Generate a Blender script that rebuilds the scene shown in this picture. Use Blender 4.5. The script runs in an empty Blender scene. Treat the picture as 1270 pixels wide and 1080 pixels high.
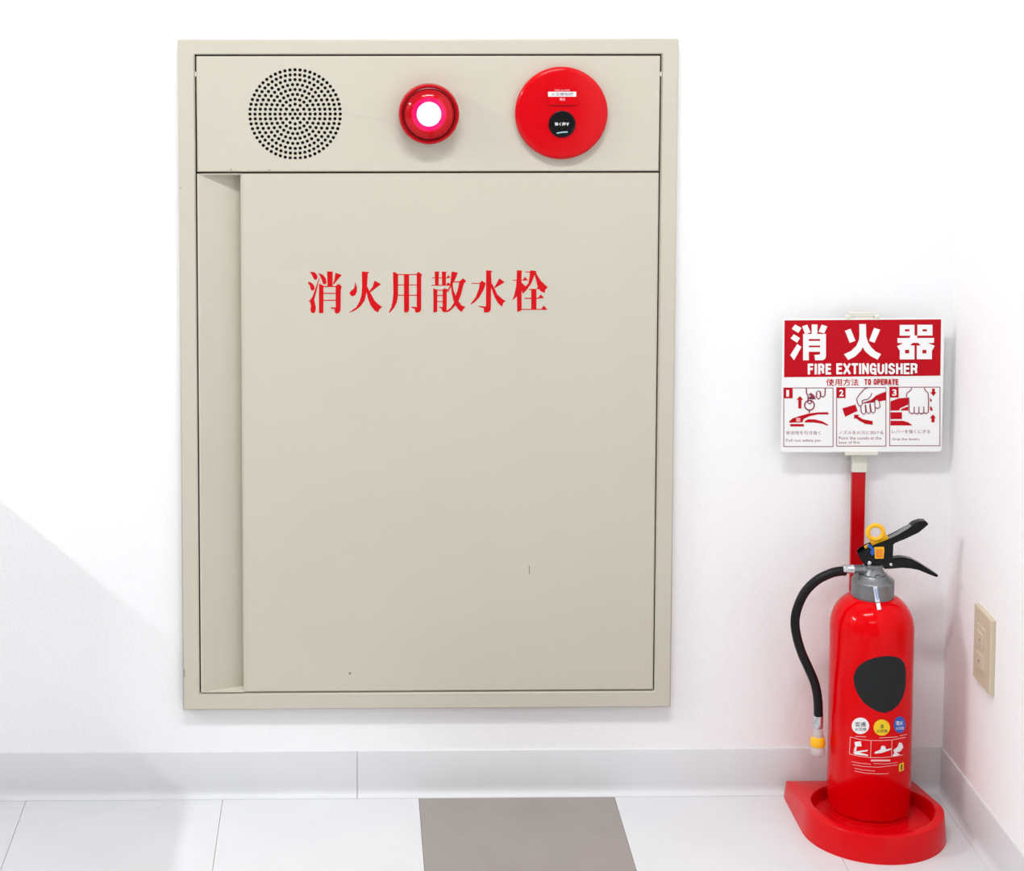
import bpy, bmesh, math, random
from mathutils import Vector, Matrix
from mathutils.geometry import tessellate_polygon
random.seed(4)
SC = bpy.context.scene
COL = SC.collection

# ------------------------------------------------------------------ camera
# calibrated from the photograph (image taken as 1270 x 1080)
F = 2429.95; U0 = 471.25; V0 = 91.77
CAM = Vector((-0.15759, -2.91162, 1.34513))
YAW = 0.01486; PIT = 0.0801
W3 = Vector((math.sin(YAW)*math.cos(PIT), math.cos(YAW)*math.cos(PIT), -math.sin(PIT)))
R3 = Vector((math.cos(YAW), -math.sin(YAW), 0)).normalized()
U3 = R3.cross(W3)
cd = bpy.data.cameras.new('camera'); cam = bpy.data.objects.new('camera', cd); COL.objects.link(cam)
cd.sensor_fit = 'HORIZONTAL'; cd.sensor_width = 36.0; cd.lens = 36.0*F/1270
cd.shift_x = (635-U0)/1270; cd.shift_y = (V0-540)/1270
cd.clip_start = 0.05; cd.clip_end = 50
m = Matrix((R3, U3, -W3)).transposed().to_4x4(); m.translation = CAM
cam.matrix_world = m
SC.camera = cam

# ------------------------------------------------------------------ colour management, world
SC.view_settings.view_transform = 'Standard'; SC.view_settings.look = 'None'
SC.view_settings.gamma = 1.0; SC.view_settings.use_curve_mapping = False
SC.view_settings.exposure = -0.03
world = bpy.data.worlds.new('world'); SC.world = world; world.use_nodes = True
world.node_tree.nodes['Background'].inputs[0].default_value = (0.9, 0.93, 1.0, 1)
world.node_tree.nodes['Background'].inputs[1].default_value = 0.4

CEIL = 2.6
def area(name, x, y, sx, sy, power, col=(0.985, 0.992, 1.0)):
    l = bpy.data.lights.new(name, 'AREA'); l.shape = 'RECTANGLE'; l.size = sx; l.size_y = sy
    l.energy = power; l.color = col
    o = bpy.data.objects.new(name, l); COL.objects.link(o); o.location = (x, y, CEIL-0.075)
    return o
LIGHTS = [(-0.12, -1.20, 1.0, 0.16, 31.0), (-3.10, -1.20, 0.14, 0.9, 84.0),
          (-0.12, -3.20, 1.0, 0.16, 12), (-3.10, -3.20, 0.16, 1.0, 8)]
for i, (lx, ly, sx, sy, pw) in enumerate(LIGHTS):
    area('ceiling_lamp_light', lx, ly, sx, sy, pw)

# ------------------------------------------------------------------ helpers
def ray(px, py): return (px-U0)/F*R3 - (py-V0)/F*U3 + W3
def at(px, py, y=None, z=None, x=None):
    d = ray(px, py)
    if y is not None: t = (y-CAM.y)/d.y
    elif z is not None: t = (z-CAM.z)/d.z
    else: t = (x-CAM.x)/d.x
    return CAM + t*d
def srgb(r, g, b):
    f = lambda c: (c/255/12.92) if c/255 <= 0.04045 else ((c/255+0.055)/1.055)**2.4
    return (f(r), f(g), f(b), 1)
def mat(name, col, rough=0.5, metal=0.0, coat=0.0, noise=0.0, nscale=20.0, bump=0.0, bscale=200.0,
        trans=0.0, emis=None, estr=0.0, ior=1.45, spec=0.5):
    m = bpy.data.materials.new(name); m.use_nodes = True; nt = m.node_tree
    b = nt.nodes['Principled BSDF']
    b.inputs['Base Color'].default_value = col; b.inputs['Roughness'].default_value = rough
    b.inputs['Metallic'].default_value = metal; b.inputs['Coat Weight'].default_value = coat
    b.inputs['Coat Roughness'].default_value = 0.05
    b.inputs['Transmission Weight'].default_value = trans; b.inputs['IOR'].default_value = ior
    b.inputs['Specular IOR Level'].default_value = spec
    if emis: b.inputs['Emission Color'].default_value = emis; b.inputs['Emission Strength'].default_value = estr
    tc = nt.nodes.new('ShaderNodeTexCoord')
    if noise:
        n = nt.nodes.new('ShaderNodeTexNoise'); n.inputs['Scale'].default_value = nscale; n.inputs['Detail'].default_value = 5
        nt.links.new(tc.outputs['Object'], n.inputs['Vector'])
        mr = nt.nodes.new('ShaderNodeMapRange'); mr.inputs[1].default_value = 0.3; mr.inputs[2].default_value = 0.7
        mr.inputs[3].default_value = 1-noise; mr.inputs[4].default_value = 1+noise*0.4
        nt.links.new(n.outputs['Fac'], mr.inputs[0])
        mx = nt.nodes.new('ShaderNodeVectorMath'); mx.operation = 'SCALE'; mx.inputs[0].default_value = col[:3]
        nt.links.new(mr.outputs[0], mx.inputs['Scale']); nt.links.new(mx.outputs[0], b.inputs['Base Color'])
    if bump:
        n = nt.nodes.new('ShaderNodeTexNoise'); n.inputs['Scale'].default_value = bscale; n.inputs['Detail'].default_value = 3
        nt.links.new(tc.outputs['Object'], n.inputs['Vector'])
        bp = nt.nodes.new('ShaderNodeBump'); bp.inputs['Strength'].default_value = bump; bp.inputs['Distance'].default_value = 0.002
        nt.links.new(n.outputs['Fac'], bp.inputs['Height']); nt.links.new(bp.outputs[0], b.inputs['Normal'])
    return m

M = dict(
    wall=mat('wallpaper_white', srgb(247, 247, 248), 0.85, bump=0.35, bscale=160, spec=0.2),
    wall2=mat('wallpaper_side', srgb(247, 246, 247), 0.85, bump=0.35, bscale=160, spec=0.2),
    wallf=mat('painted_wall_grey', srgb(150, 148, 146), 0.8, noise=0.02, nscale=5),
    ceil=mat('ceiling_white', srgb(205, 205, 205), 0.9, noise=0.02, nscale=8),
    base=mat('vinyl_baseboard', srgb(217, 218, 220), 0.42, noise=0.04, nscale=5),
    tile=mat('floor_tile_light', srgb(217, 218, 220), 0.3, noise=0.03, nscale=9, bump=0.05, bscale=60),
    tiled=mat('floor_tile_grey', srgb(152, 144, 139), 0.33, noise=0.06, nscale=14, bump=0.05, bscale=60),
    grout=mat('floor_seam', srgb(185, 185, 187), 0.8),
    beige=mat('beige_enamel', srgb(202, 197, 182), 0.42, noise=0.02, nscale=6, bump=0.04, bscale=500, spec=0.35),
    dark=mat('dark_gap', srgb(26, 24, 22), 0.9),
    red_print=mat('red_print', srgb(205, 10, 20), 0.5, spec=0.2),
    red_plastic=mat('red_plastic', srgb(207, 0, 14), 0.16, coat=0.0, spec=0.3),
    red_rim=mat('dark_red_plastic', srgb(180, 0, 18), 0.2, spec=0.4),
    red_groove=mat('deep_red_plastic', srgb(120, 4, 16), 0.3),
    red_enamel=mat('red_enamel', srgb(222, 0, 8), 0.12, spec=0.17),
    red_tray=mat('red_stand_plastic', srgb(214, 0, 12), 0.28, noise=0.03, nscale=30, spec=0.3),
    red_pole=mat('red_painted_steel', srgb(192, 0, 12), 0.3, spec=0.3),
    black=mat('black_plastic', srgb(14, 14, 16), 0.25, spec=0.25),
    blackp=mat('black_paint', srgb(8, 9, 11), 0.14, spec=0.28),
    rubber=mat('black_rubber', srgb(14, 14, 16), 0.42, bump=0.1, bscale=800, spec=0.3),
    patch=mat('black_oval', srgb(36, 38, 39), 0.6, spec=0.2),
    grey=mat('cast_aluminium', srgb(134, 136, 138), 0.38, metal=0.7, noise=0.1, nscale=60, bump=0.1, bscale=300),
    steel=mat('bright_steel', srgb(205, 208, 212), 0.25, metal=0.85),
    steelgrey=mat('grey_lever_top', srgb(128, 130, 132), 0.35),
    yellow=mat('yellow_plastic', srgb(250, 186, 28), 0.35),
    orange=mat('orange_print', srgb(238, 122, 20), 0.4),
    white=mat('white_plastic', srgb(240, 240, 238), 0.4),
    cream=mat('cream_plastic', srgb(222, 220, 208), 0.45),
    ivory=mat('ivory_switch', srgb(206, 192, 168), 0.4),
    sign=mat('white_sign_board', srgb(243, 243, 242), 0.4),
    sred=mat('sign_red', srgb(190, 0, 24), 0.5, spec=0.2),
    swhite=mat('sign_white', srgb(246, 246, 246), 0.45),
    pink=mat('pale_print', srgb(240, 170, 175), 0.5),
    greyp=mat('grey_print', srgb(120, 110, 122), 0.5),
    yprint=mat('yellow_sticker', srgb(244, 206, 20), 0.4),
    bprint=mat('blue_sticker', srgb(28, 90, 190), 0.4),
    wprint=mat('white_sticker', srgb(238, 238, 240), 0.4),
    kprint=mat('black_print', srgb(40, 44, 50), 0.5),
    clearp=mat('milky_nozzle', srgb(238, 228, 226), 0.25, trans=0.45, ior=1.3),
    lampcore=mat('led_core', (1, 1, 1, 1), 0.5, emis=(0.8, 1.0, 0.9, 1), estr=30),
    lamphalo=mat('lamp_inner_halo', srgb(200, 20, 60), 0.5, emis=(1.0, 0.06, 0.7, 1), estr=1.9),
    lamphalo2=mat('lamp_outer_halo', srgb(180, 10, 30), 0.5, emis=(1.0, 0.02, 0.08, 1), estr=0.5),
    lampbowl=mat('lamp_bowl', srgb(110, 8, 16), 0.6, spec=0.2),
    diffuser=mat('lamp_diffuser', (0.9, 0.9, 0.9, 1), 0.5, emis=(1, 0.99, 0.97, 1), estr=2.0),
)
# red see-through lens
ml = bpy.data.materials.new('red_lens'); ml.use_nodes = True; nt = ml.node_tree; nt.nodes.clear()
out = nt.nodes.new('ShaderNodeOutputMaterial'); tr = nt.nodes.new('ShaderNodeBsdfTransparent'); tr.inputs[0].default_value = (1.0, 0.10, 0.24, 1)
df = nt.nodes.new('ShaderNodeBsdfPrincipled'); df.inputs['Base Color'].default_value = srgb(200, 10, 26); df.inputs['Roughness'].default_value = 0.12
mxs = nt.nodes.new('ShaderNodeMixShader'); mxs.inputs[0].default_value = 0.5
nt.links.new(tr.outputs[0], mxs.inputs[1]); nt.links.new(df.outputs[0], mxs.inputs[2]); nt.links.new(mxs.outputs[0], out.inputs[0])
M['lens'] = ml

def obj(name, bm, m, parent=None, smooth=False, recalc=True):
    if recalc: bmesh.ops.recalc_face_normals(bm, faces=bm.faces)
    me = bpy.data.meshes.new(name); bm.to_mesh(me); bm.free()
    me.materials.append(M[m] if isinstance(m, str) else m)
    if smooth:
        me.polygons.foreach_set('use_smooth', [True]*len(me.polygons))
        try: me.set_sharp_from_angle(angle=math.radians(40))
        except Exception: pass
    o = bpy.data.objects.new(name, me); COL.objects.link(o)
    if parent:
        o.parent = parent
        o.location = -Vector(parent.location) if parent.type == 'EMPTY' else (0, 0, 0)
    return o
def thing(name, label, cat, loc=(0, 0, 0), group=None):
    o = bpy.data.objects.new(name, None); COL.objects.link(o); o.location = loc; o.empty_display_size = 0.05
    o['label'] = label; o['category'] = cat
    if group: o['group'] = group
    return o
def struct(o, label=None, cat=None):
    o['kind'] = 'structure'
    if label: o['label'] = label
    if cat: o['category'] = cat
    return o
def box(x0, x1, y0, y1, z0, z1, bev=0.0, seg=2, bm=None):
    b = bm or bmesh.new()
    n = bmesh.ops.create_cube(b, size=1.0)['verts']
    for v in n: v.co = Vector(((x0+x1)/2+v.co.x*(x1-x0), (y0+y1)/2+v.co.y*(y1-y0), (z0+z1)/2+v.co.z*(z1-z0)))
    if bev:
        es = list({e for v in n for e in v.link_edges})
        bmesh.ops.bevel(b, geom=es, offset=bev, segments=seg, profile=0.5, affect='EDGES')
    return b
def plate(loops, y0, y1, bm=None):
    """xz loops (first outer, the rest holes) extruded from y0 (front) to y1"""
    cu = bpy.data.curves.new('tmp', 'CURVE'); cu.dimensions = '2D'; cu.fill_mode = 'BOTH'; cu.extrude = abs(y1-y0)/2
    for lp in loops:
        sp = cu.splines.new('POLY'); sp.points.add(len(lp)-1); sp.use_cyclic_u = True
        for p, (x, z) in zip(sp.points, lp): p.co = (x, z, 0, 1)
    o = bpy.data.objects.new('tmp', cu); COL.objects.link(o)
    dg = bpy.context.evaluated_depsgraph_get(); me = bpy.data.meshes.new_from_object(o.evaluated_get(dg))
    b = bm or bmesh.new(); k = len(b.verts); b.from_mesh(me); b.verts.ensure_lookup_table()
    ym = (y0+y1)/2
    for v in b.verts[k:]: v.co = Vector((v.co.x, ym+v.co.z, v.co.y))
    bmesh.ops.remove_doubles(b, verts=b.verts[k:], dist=1e-6)
    bpy.data.objects.remove(o); bpy.data.curves.remove(cu); bpy.data.meshes.remove(me)
    return b
def prism(pts, y0, y1, bev=0.0, bm=None, seg=2):
    """closed xz polygon extruded along y"""
    b = bm or bmesh.new()
    vs = [b.verts.new((x, y0, z)) for x, z in pts]; f = b.faces.new(vs)
    r = bmesh.ops.extrude_face_region(b, geom=[f]); nv = [g for g in r['geom'] if isinstance(g, bmesh.types.BMVert)]
    for v in nv: v.co.y = y1
    if bev:
        es = [e for e in b.edges if abs(e.verts[0].co.y-e.verts[1].co.y) < 1e-7 and e.is_valid and (e.verts[0] in vs or e.verts[0] in nv)]
        bmesh.ops.bevel(b, geom=es, offset=bev, segments=seg, affect='EDGES', clamp_overlap=True)
    return b
def lathe(prof, c, axis='z', seg=64, bm=None, sx=1.0):
    """prof list (r, h); axis z: h along +z, axis y: h along -y (towards the viewer), axis x along +x"""
    b = bm or bmesh.new(); rings = []
    for r, h in prof:
        ring = []
        n = 1 if r < 1e-6 else seg
        for i in range(n):
            a = 2*math.pi*i/seg
            u, v = r*math.cos(a)*sx, r*math.sin(a)
            if axis == 'z': p = (c[0]+u, c[1]+v, c[2]+h)
            elif axis == 'y': p = (c[0]+u, c[1]-h, c[2]+v)
            else: p = (c[0]+h, c[1]+u, c[2]+v)
            ring.append(b.verts.new(p))
        rings.append(ring)
    for A, B in zip(rings, rings[1:]):
        if len(A) == 1 and len(B) == 1: continue
        for i in range(seg):
            j = (i+1) % seg
            if len(A) == 1: b.faces.new((A[0], B[j], B[i]))
            elif len(B) == 1: b.faces.new((A[i], A[j], B[0]))
            else: b.faces.new((A[i], A[j], B[j], B[i]))
    return b
def catmull(pts, n=8):
    out = []; P = [pts[0]]+list(pts)+[pts[-1]]
    for i in range(1, len(P)-2):
        a, b, c, d = [Vector(q) for q in P[i-1:i+3]]
        for k in range(n):
            t = k/n
            out.append(0.5*((2*b)+(c-a)*t+(2*a-5*b+4*c-d)*t*t+(3*b-a-3*c+d)*t**3))
    out.append(Vector(P[-2])); return out
def tube(path, rad, seg=20, bm=None):
    b = bm or bmesh.new(); rings = []; up = Vector((0, 1, 0))
    for i, p in enumerate(path):
        t = (path[min(i+1, len(path)-1)]-path[max(i-1, 0)]).normalized()
        s = t.cross(up).normalized(); q = s.cross(t).normalized()
        r = rad[i] if isinstance(rad, (list, tuple)) else rad
        rings.append([b.verts.new(p+r*(math.cos(2*math.pi*k/seg)*s+math.sin(2*math.pi*k/seg)*q)) for k in range(seg)])
    for A, B in zip(rings, rings[1:]):
        for k in range(seg): b.faces.new((A[k], A[(k+1) % seg], B[(k+1) % seg], B[k]))
    b.faces.new(rings[0]); b.faces.new(rings[-1]); return b

# ---- print: built from outlines in the plane of the print, then laid on the surface
def Z(x0, y0, s): return lambda pts: [(x0+a/s, y0+b/s) for a, b in pts]
def ribbon(pts):
    """variable width stroke [(x, y, w)] to an outline"""
    L = []; Rr = []
    for i, (x, y, w) in enumerate(pts):
        a = pts[max(i-1, 0)]; c = pts[min(i+1, len(pts)-1)]
        dx, dy = c[0]-a[0], c[1]-a[1]; n = math.hypot(dx, dy) or 1
        nx, ny = -dy/n*w/2, dx/n*w/2
        L.append((x+nx, y+ny)); Rr.append((x-nx, y-ny))
    return L+Rr[::-1]
def line(pts, w): return ribbon([(a, b, w) for a, b in pts])
def rect(x0, y0, x1, y1): return [(x0, y0), (x1, y0), (x1, y1), (x0, y1)]
def ell(cx, cy, rx, ry, n=28): return [(cx+rx*math.cos(2*math.pi*i/n), cy+ry*math.sin(2*math.pi*i/n)) for i in range(n)]
def outline(polys):
    b = bmesh.new()
    for k, pl in enumerate(polys):
        vs = [b.verts.new((x, y, k*2.5e-5)) for x, y in pl]
        for t in tessellate_polygon([[v.co for v in vs]]):
            try: f = b.faces.new([vs[i] for i in t])
            except ValueError: continue
            f.normal_update()
            if f.normal.z > 0: f.normal_flip()
    return b
def text2d(s, x0, y0, x1, y1, bold=0.0):
    """lettering fitted to the rectangle (y down)"""
    cu = bpy.data.curves.new('tmp', 'FONT'); cu.body = s; cu.size = 1; cu.offset = bold; cu.resolution_u = 3
    o = bpy.data.objects.new('tmp', cu); COL.objects.link(o)
    dg = bpy.context.evaluated_depsgraph_get(); me = bpy.data.meshes.new_from_object(o.evaluated_get(dg))
    b = bmesh.new(); b.from_mesh(me)
    bpy.data.objects.remove(o); bpy.data.curves.remove(cu); bpy.data.meshes.remove(me)
    if not b.verts: return b
    xs = [v.co.x for v in b.verts]; ys = [v.co.y for v in b.verts]
    ax, bx, ay, by = min(xs), max(xs), min(ys), max(ys)
    for v in b.verts: v.co = Vector((x0+(v.co.x-ax)/(bx-ax)*(x1-x0), y1-(v.co.y-ay)/(by-ay)*(y1-y0), 0))
    return b
GLYPH = {  # condensed grotesque capitals in a unit box, x right, y down, strokes of a common weight
 'F': [[(0, 0), (0, 1)], [(0, 0), (1, 0)], [(0, .48), (.85, .48)]], 'I': [[(0, 0), (0, 1)]],
 'E': [[(0, 0), (0, 1)], [(0, 0), (1, 0)], [(0, .48), (.9, .48)], [(0, 1), (1, 1)]],
 'R': [[(0, 0), (0, 1)], [(0, 0), (.7, 0), (1, .1), (1, .4), (.7, .52), (0, .52)], [(.6, .52), (.92, .65), (.96, 1)]],
 'P': [[(0, 0), (0, 1)], [(0, 0), (.7, 0), (1, .12), (1, .42), (.7, .56), (0, .56)]],
 'X': [[(0, 0), (1, 1)], [(1, 0), (0, 1)]], 'T': [[(0, 0), (1, 0)], [(.5, 0), (.5, 1)]],
 'N': [[(0, 1), (0, 0)], [(0, 0), (1, 1)], [(1, 1), (1, 0)]], 'H': [[(0, 0), (0, 1)], [(1, 0), (1, 1)], [(0, .48), (1, .48)]],
 'U': [[(0, 0), (0, .8), (.3, 1), (.7, 1), (1, .8), (1, 0)]], 'O': [[(0, .5), (0, .2), (.3, 0), (.7, 0), (1, .2), (1, .8), (.7, 1), (.3, 1), (0, .8), (0, .5)]],
 'G': [[(1, .3), (1, .18), (.7, 0), (.3, 0), (0, .2), (0, .8), (.3, 1), (.7, 1), (1, .85)], [(1, 1.08), (1, .55)], [(.55, .55), (1, .55)]],
 'S': [[(1, .26), (.98, .16), (.7, 0), (.3, 0), (0, .15), (.03, .36), (.95, .64), (1, .85), (.7, 1), (.3, 1), (.02, .86), (0, .74)]],
 'A': [[(0, 1), (.42, 0)], [(.58, 0), (1, 1)], [(.2, .68), (.8, .68)], [(.42, 0), (.58, 0)]]}
def capitals(word, x0, y0, x1, y1, w, slope=0.0, gap=1.0):
    """outlines of a word; w stroke weight in px"""
    wd = {'I': 0.0, 'X': 1.15, 'T': 0.95, 'A': 1.15, 'F': .85, 'E': .85}
    units = [wd.get(c, 1.0) for c in word]
    n = len(word); unit = ((x1-x0)-n*w-(n-1)*gap)/sum(units)
    out = []; x = x0
    for c, u in zip(word, units):
        gw = u*unit
        for st in GLYPH[c]:
            pts = []
            for a, b in st:
                px = x+w/2+a*gw; py = y0+w*0.45+b*(y1-y0-w*0.9)+slope*(px-x0)
                pts.append((px, py))
            m_ = len(pts)
            for k in range(m_-1):
                (ax, ay), (bx, by) = pts[k], pts[k+1]; d = math.hypot(bx-ax, by-ay)
                e0 = w*0.45 if k == 0 and (m_ == 2 or c not in 'SGO') else 0; e1 = w*0.45 if k == m_-2 and m_ == 2 else 0
                vx, vy = (bx-ax)/d, (by-ay)/d
                out.append(line([(ax-vx*e0, ay-vy*e0), (bx+vx*e1, by+vy*e1)], w))
                if k: out.append(ell(ax, ay, w/2, w/2, 10))
        x += gw+w+gap
    return out
def lay(bm, fn, cut=0):
    if cut:
        xs = [v.co.x for v in bm.verts]; x = math.floor(min(xs)/cut)*cut
        while x < max(xs):
            bmesh.ops.bisect_plane(bm, geom=bm.verts[:]+bm.edges[:]+bm.faces[:], plane_co=(x, 0, 0), plane_no=(1, 0, 0)); x += cut
    for v in bm.verts: v.co = fn(v.co.x, v.co.y)-Vector((0, v.co.z, 0))
    return bm
def onplane(y): return lambda px, py: at(px, py, y=y)
def printed(name, src, m, parent, fn, cut=0):
    bm = outline(src) if isinstance(src, list) else src
    lay(bm, fn, cut)
    bm.faces.ensure_lookup_table()
    o = obj(name, bm, m, parent, recalc=False)
    return o
def printed_each(name, polys, m, parent, fn):
    for pl in polys: printed(name, [pl], m, parent, fn)
def merge(*bms):
    b = bmesh.new()
    for q in bms:
        me = bpy.data.meshes.new('t'); q.to_mesh(me); b.from_mesh(me); bpy.data.meshes.remove(me); q.free()
    return b

# ------------------------------------------------------------------ room shell
XR = 0.752; XL = -3.6; YB = -4.3; ANG = 0.0177
def xr(y): return XR - y*math.tan(ANG)
# cabinet front plane and outline
YF = -0.016
def X(px, py, y=YF): return at(px, py, y=y).x
def Zc(px, py, y=YF): return at(px, py, y=y).z
oxl = (X(220.3, 50)+X(227, 880.5))/2; oxr = (X(842, 48.7)+X(831.5, 877))/2
ozt = (Zc(220, 50)+Zc(842, 48.7))/2; ozb = (Zc(227, 880.5)+Zc(831, 877))/2
ixl = (X(242.5, 69)+X(248, 859))/2; ixr = (X(820, 68)+X(811, 857))/2
izt = (Zc(242.5, 69)+Zc(820, 68))/2; izb = (Zc(248, 859)+Zc(811, 857))/2
zdv = (Zc(245, 214.8)+Zc(818, 213))/2

rl = lambda x0, x1, z0, z1: [(x0, z0), (x1, z0), (x1, z1), (x0, z1)]
wb = plate([rl(XL-0.1, XR+0.14, -0.1, CEIL+0.1), rl(oxl+0.01, oxr-0.01, ozb+0.01, ozt-0.01)], 0.0, 0.14)
struct(obj('wall_back', wb, 'wall'))
b = bmesh.new()
pts = [(XR, 0.0), (xr(YB), YB), (xr(YB)+0.12, YB), (XR+0.12, 0.0)]
lo = [b.verts.new((x, y, 0)) for x, y in pts]; hi = [b.verts.new((x, y, CEIL)) for x, y in pts]
b.faces.new(lo); b.faces.new(hi)
for i in range(4): b.faces.new((lo[i], lo[(i+1) % 4], hi[(i+1) % 4], hi[i]))
struct(obj('wall_right', b, 'wall2'))
struct(obj('wall_left', box(XL-0.1, XL, YB, 0, 0, CEIL), 'wallf'))
struct(obj('wall_front', box(XL-0.1, xr(YB)+0.12, YB-0.1, YB, 0, CEIL), 'wallf'))
struct(obj('ceiling', box(XL-0.1, XR+0.2, YB-0.1, 0.0, CEIL, CEIL+0.1), 'ceil'))
# low partition added unseen at left, shaped to cast the slanting shadow
b = bmesh.new()
lo = [b.verts.new((-0.76, y, z)) for y, z in ((-0.001, 0), (-0.70, 0), (-0.70, 0.33), (-0.14, 0.33), (-0.14, 0.526), (-0.001, 0.526))]
r = bmesh.ops.extrude_face_region(b, geom=[b.faces.new(lo)])
for v in [g for g in r['geom'] if isinstance(g, bmesh.types.BMVert)]: v.co.x = -0.88
struct(obj('shadow_block_1', b, 'wall2'), 'added unseen white stepped partition stub against back wall', 'blocker')

# floor: sub-floor plus single tiles
floor = struct(obj('floor', box(XL-0.1, XR+0.2, YB-0.1, 0.0, -0.06, -0.0032), 'grout'))
TX = -0.05489; TS = 0.3
tmesh = {}
def tile(x0, x1, y0, y1, dark, n=[0]):
    g = 0.0003
    key = (round(x1-x0, 4), round(y1-y0, 4), dark)
    if key not in tmesh:
        o = obj('floor_tile', box(0, x1-x0-2*g, 0, y1-y0-2*g, -0.0032, 0.0, 0.0004, 1), 'tiled' if dark else 'tile', floor)
        tmesh[key] = o
    else:
        o = tmesh[key].copy(); COL.objects.link(o)
    o.location = (x0+g, y0+g, 0)
c = -12
while TX+c*TS < XR+0.08:
    x0 = max(TX+c*TS, XL); x1 = min(TX+(c+1)*TS, XR+0.08)
    y1 = 0.0
    first = 0.034 if c < -1 else TS
    while y1 > YB:
        y0 = max(y1-first, YB); first = TS
        if x1 > x0: tile(x0, x1, y0, y1, c == 0)
        y1 = y0
    c += 1

# baseboards: vinyl strips with a coved foot
BH = 0.0712
def cove(s0, s1, frame):
    """profile (out, z) swept between two stations; frame(s, out) -> (x, y)"""
    prof = [(0, BH), (0.0022, BH), (0.003, BH-0.0012), (0.003, 0.016), (0.0034, 0.010), (0.005, 0.0055), (0.0085, 0.0022), (0.0125, 0.0011), (0.0125, 0.0), (0, 0)]
    b = bmesh.new(); A = []; B = []
    for o_, z in prof:
        x, y = frame(s0, o_); A.append(b.verts.new((x, y, z)))
        x, y = frame(s1, o_); B.append(b.verts.new((x, y, z)))
    n = len(prof)
    for i in range(n): b.faces.new((A[i], A[(i+1) % n], B[(i+1) % n], B[i]))
    b.faces.new(A); b.faces.new(B); return b
xj = at(443, 950, y=0).x
bb = struct(obj('baseboard_back', cove(xj+0.0006, XR, lambda s, o_: (s, -o_)), 'base', smooth=True))
obj('vinyl_strip', cove(XL, xj-0.0006, lambda s, o_: (s, -o_)), 'base', bb, smooth=True)
struct(obj('baseboard_right', cove(0.0, -YB, lambda s, o_: (XR+s*math.tan(ANG)-o_, -s)), 'base', smooth=True))

# ceiling lights (outside the view)
def ceiling_light(x, y, sx, sy, label):
    t = thing('ceiling_light', label, 'lamp', (x, y, CEIL), 'fluorescent ceiling lights')
    obj('housing', box(x-sx/2-0.03, x+sx/2+0.03, y-sy/2-0.03, y+sy/2+0.03, CEIL-0.05, CEIL-0.0005, 0.004), 'white', t)
    obj('diffuser', box(x-sx/2, x+sx/2, y-sy/2, y+sy/2, CEIL-0.065, CEIL-0.05, 0.003), 'diffuser', t)
for k, (lx, ly, sx, sy, pw) in enumerate(LIGHTS):
    ceiling_light(lx, ly, sx, sy, ['long white ceiling light in front of the fire cabinet', 'long white ceiling light far left along back wall',
                  'long white ceiling light behind the camera on the right', 'long white ceiling light behind the camera on the left'][k])

# ------------------------------------------------------------------ hydrant cabinet
cab = thing('hydrant_cabinet', 'large beige metal fire hydrant cabinet set in the white wall', 'cabinet', ((oxl+oxr)/2, 0, ozb))
b = plate([rl(oxl, oxr, ozb, ozt), rl(ixl-0.0012, ixr+0.0012, izb-0.0012, izt+0.0012)], YF, 0.0)
es = [e for e in b.edges if all(abs(v.co.y-YF) < 1e-5 for v in e.verts) and e.calc_length() > 0.5 and len(e.link_faces) == 2 and abs(e.link_faces[0].normal.dot(e.link_faces[1].normal)) < 0.5]
bmesh.ops.bevel(b, geom=es, offset=0.0016, segments=2, affect='EDGES')
obj('frame', b, 'beige', cab)
b = box(oxl+0.012, oxr-0.012, 0.028, 0.13, ozb+0.012, ozt-0.012)
obj('cabinet_body', b, 'dark', cab)
# inner returns that close the gaps
b = plate([rl(ixl-0.008, ixr+0.008, izb-0.008, izt+0.008), rl(ixl-0.0045, ixr+0.0045, izb-0.0045, izt+0.0045)], YF+0.003, 0.03)
obj('inner_return', b, 'dark', cab)
G = 0.0013
# upper panel with the pierced speaker grille
sx_, sz_ = X(366, 141.5), Zc(366, 141.5)
holes = []
Rm = X(366+56, 141.5)-sx_
for k, n in enumerate([1, 6, 12, 20, 26, 32, 38, 44, 52, 56]):
    r = Rm*k/9
    for i in range(n):
        off = 0.5 if (k in (4, 6)) else 0.0
        a = math.pi/2+2*math.pi*(i+off)/n
        if k == 1: a = 2*math.pi*i/6
        cx, cz = sx_+r*math.cos(a), sz_+r*math.sin(a)*0.985
        holes.append([(cx+0.0026*math.cos(2*math.pi*j/12), cz-0.0026*math.sin(2*math.pi*j/12)) for j in range(12)])
ux0, ux1, uz0, uz1 = ixl+G, ixr-G, zdv+G, izt-G
b = plate([rl(ux0, ux1, uz0, uz1)]+holes, YF, YF+0.0022)
es = [e for e in b.edges if all(abs(v.co.y-YF) < 1e-5 for v in e.verts) and e.calc_length() > 0.08 and len(e.link_faces) == 2 and abs(e.link_faces[0].normal.dot(e.link_faces[1].normal)) < 0.5]
bmesh.ops.bevel(b, geom=es, offset=0.0016, segments=2, affect='EDGES')
up = obj('upper_panel', b, 'beige', cab)
b = bmesh.new()   # folded edges behind the panel
for (a0, a1, c0, c1) in ((ux0, ux1, uz0, uz0+0.0015), (ux0, ux1, uz1-0.0015, uz1), (ux0, ux0+0.0015, uz0, uz1), (ux1-0.0015, ux1, uz0, uz1)):
    box(a0, a1, YF+0.0022, YF+0.016, c0, c1, bm=b)
obj('panel_fold', b, 'beige', up)
obj('speaker_mesh', lathe([(0, 0), (Rm+0.006, 0), (Rm+0.006, -0.004), (0, -0.004)], (sx_, YF+0.008, sz_), 'y', 48), 'dark', up)
obj('speaker_bracket', box(sx_-0.022, sx_+0.022, YF+0.0026, YF+0.005, sz_-Rm-0.006, sz_-Rm-0.0004), 'beige', up)
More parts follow.
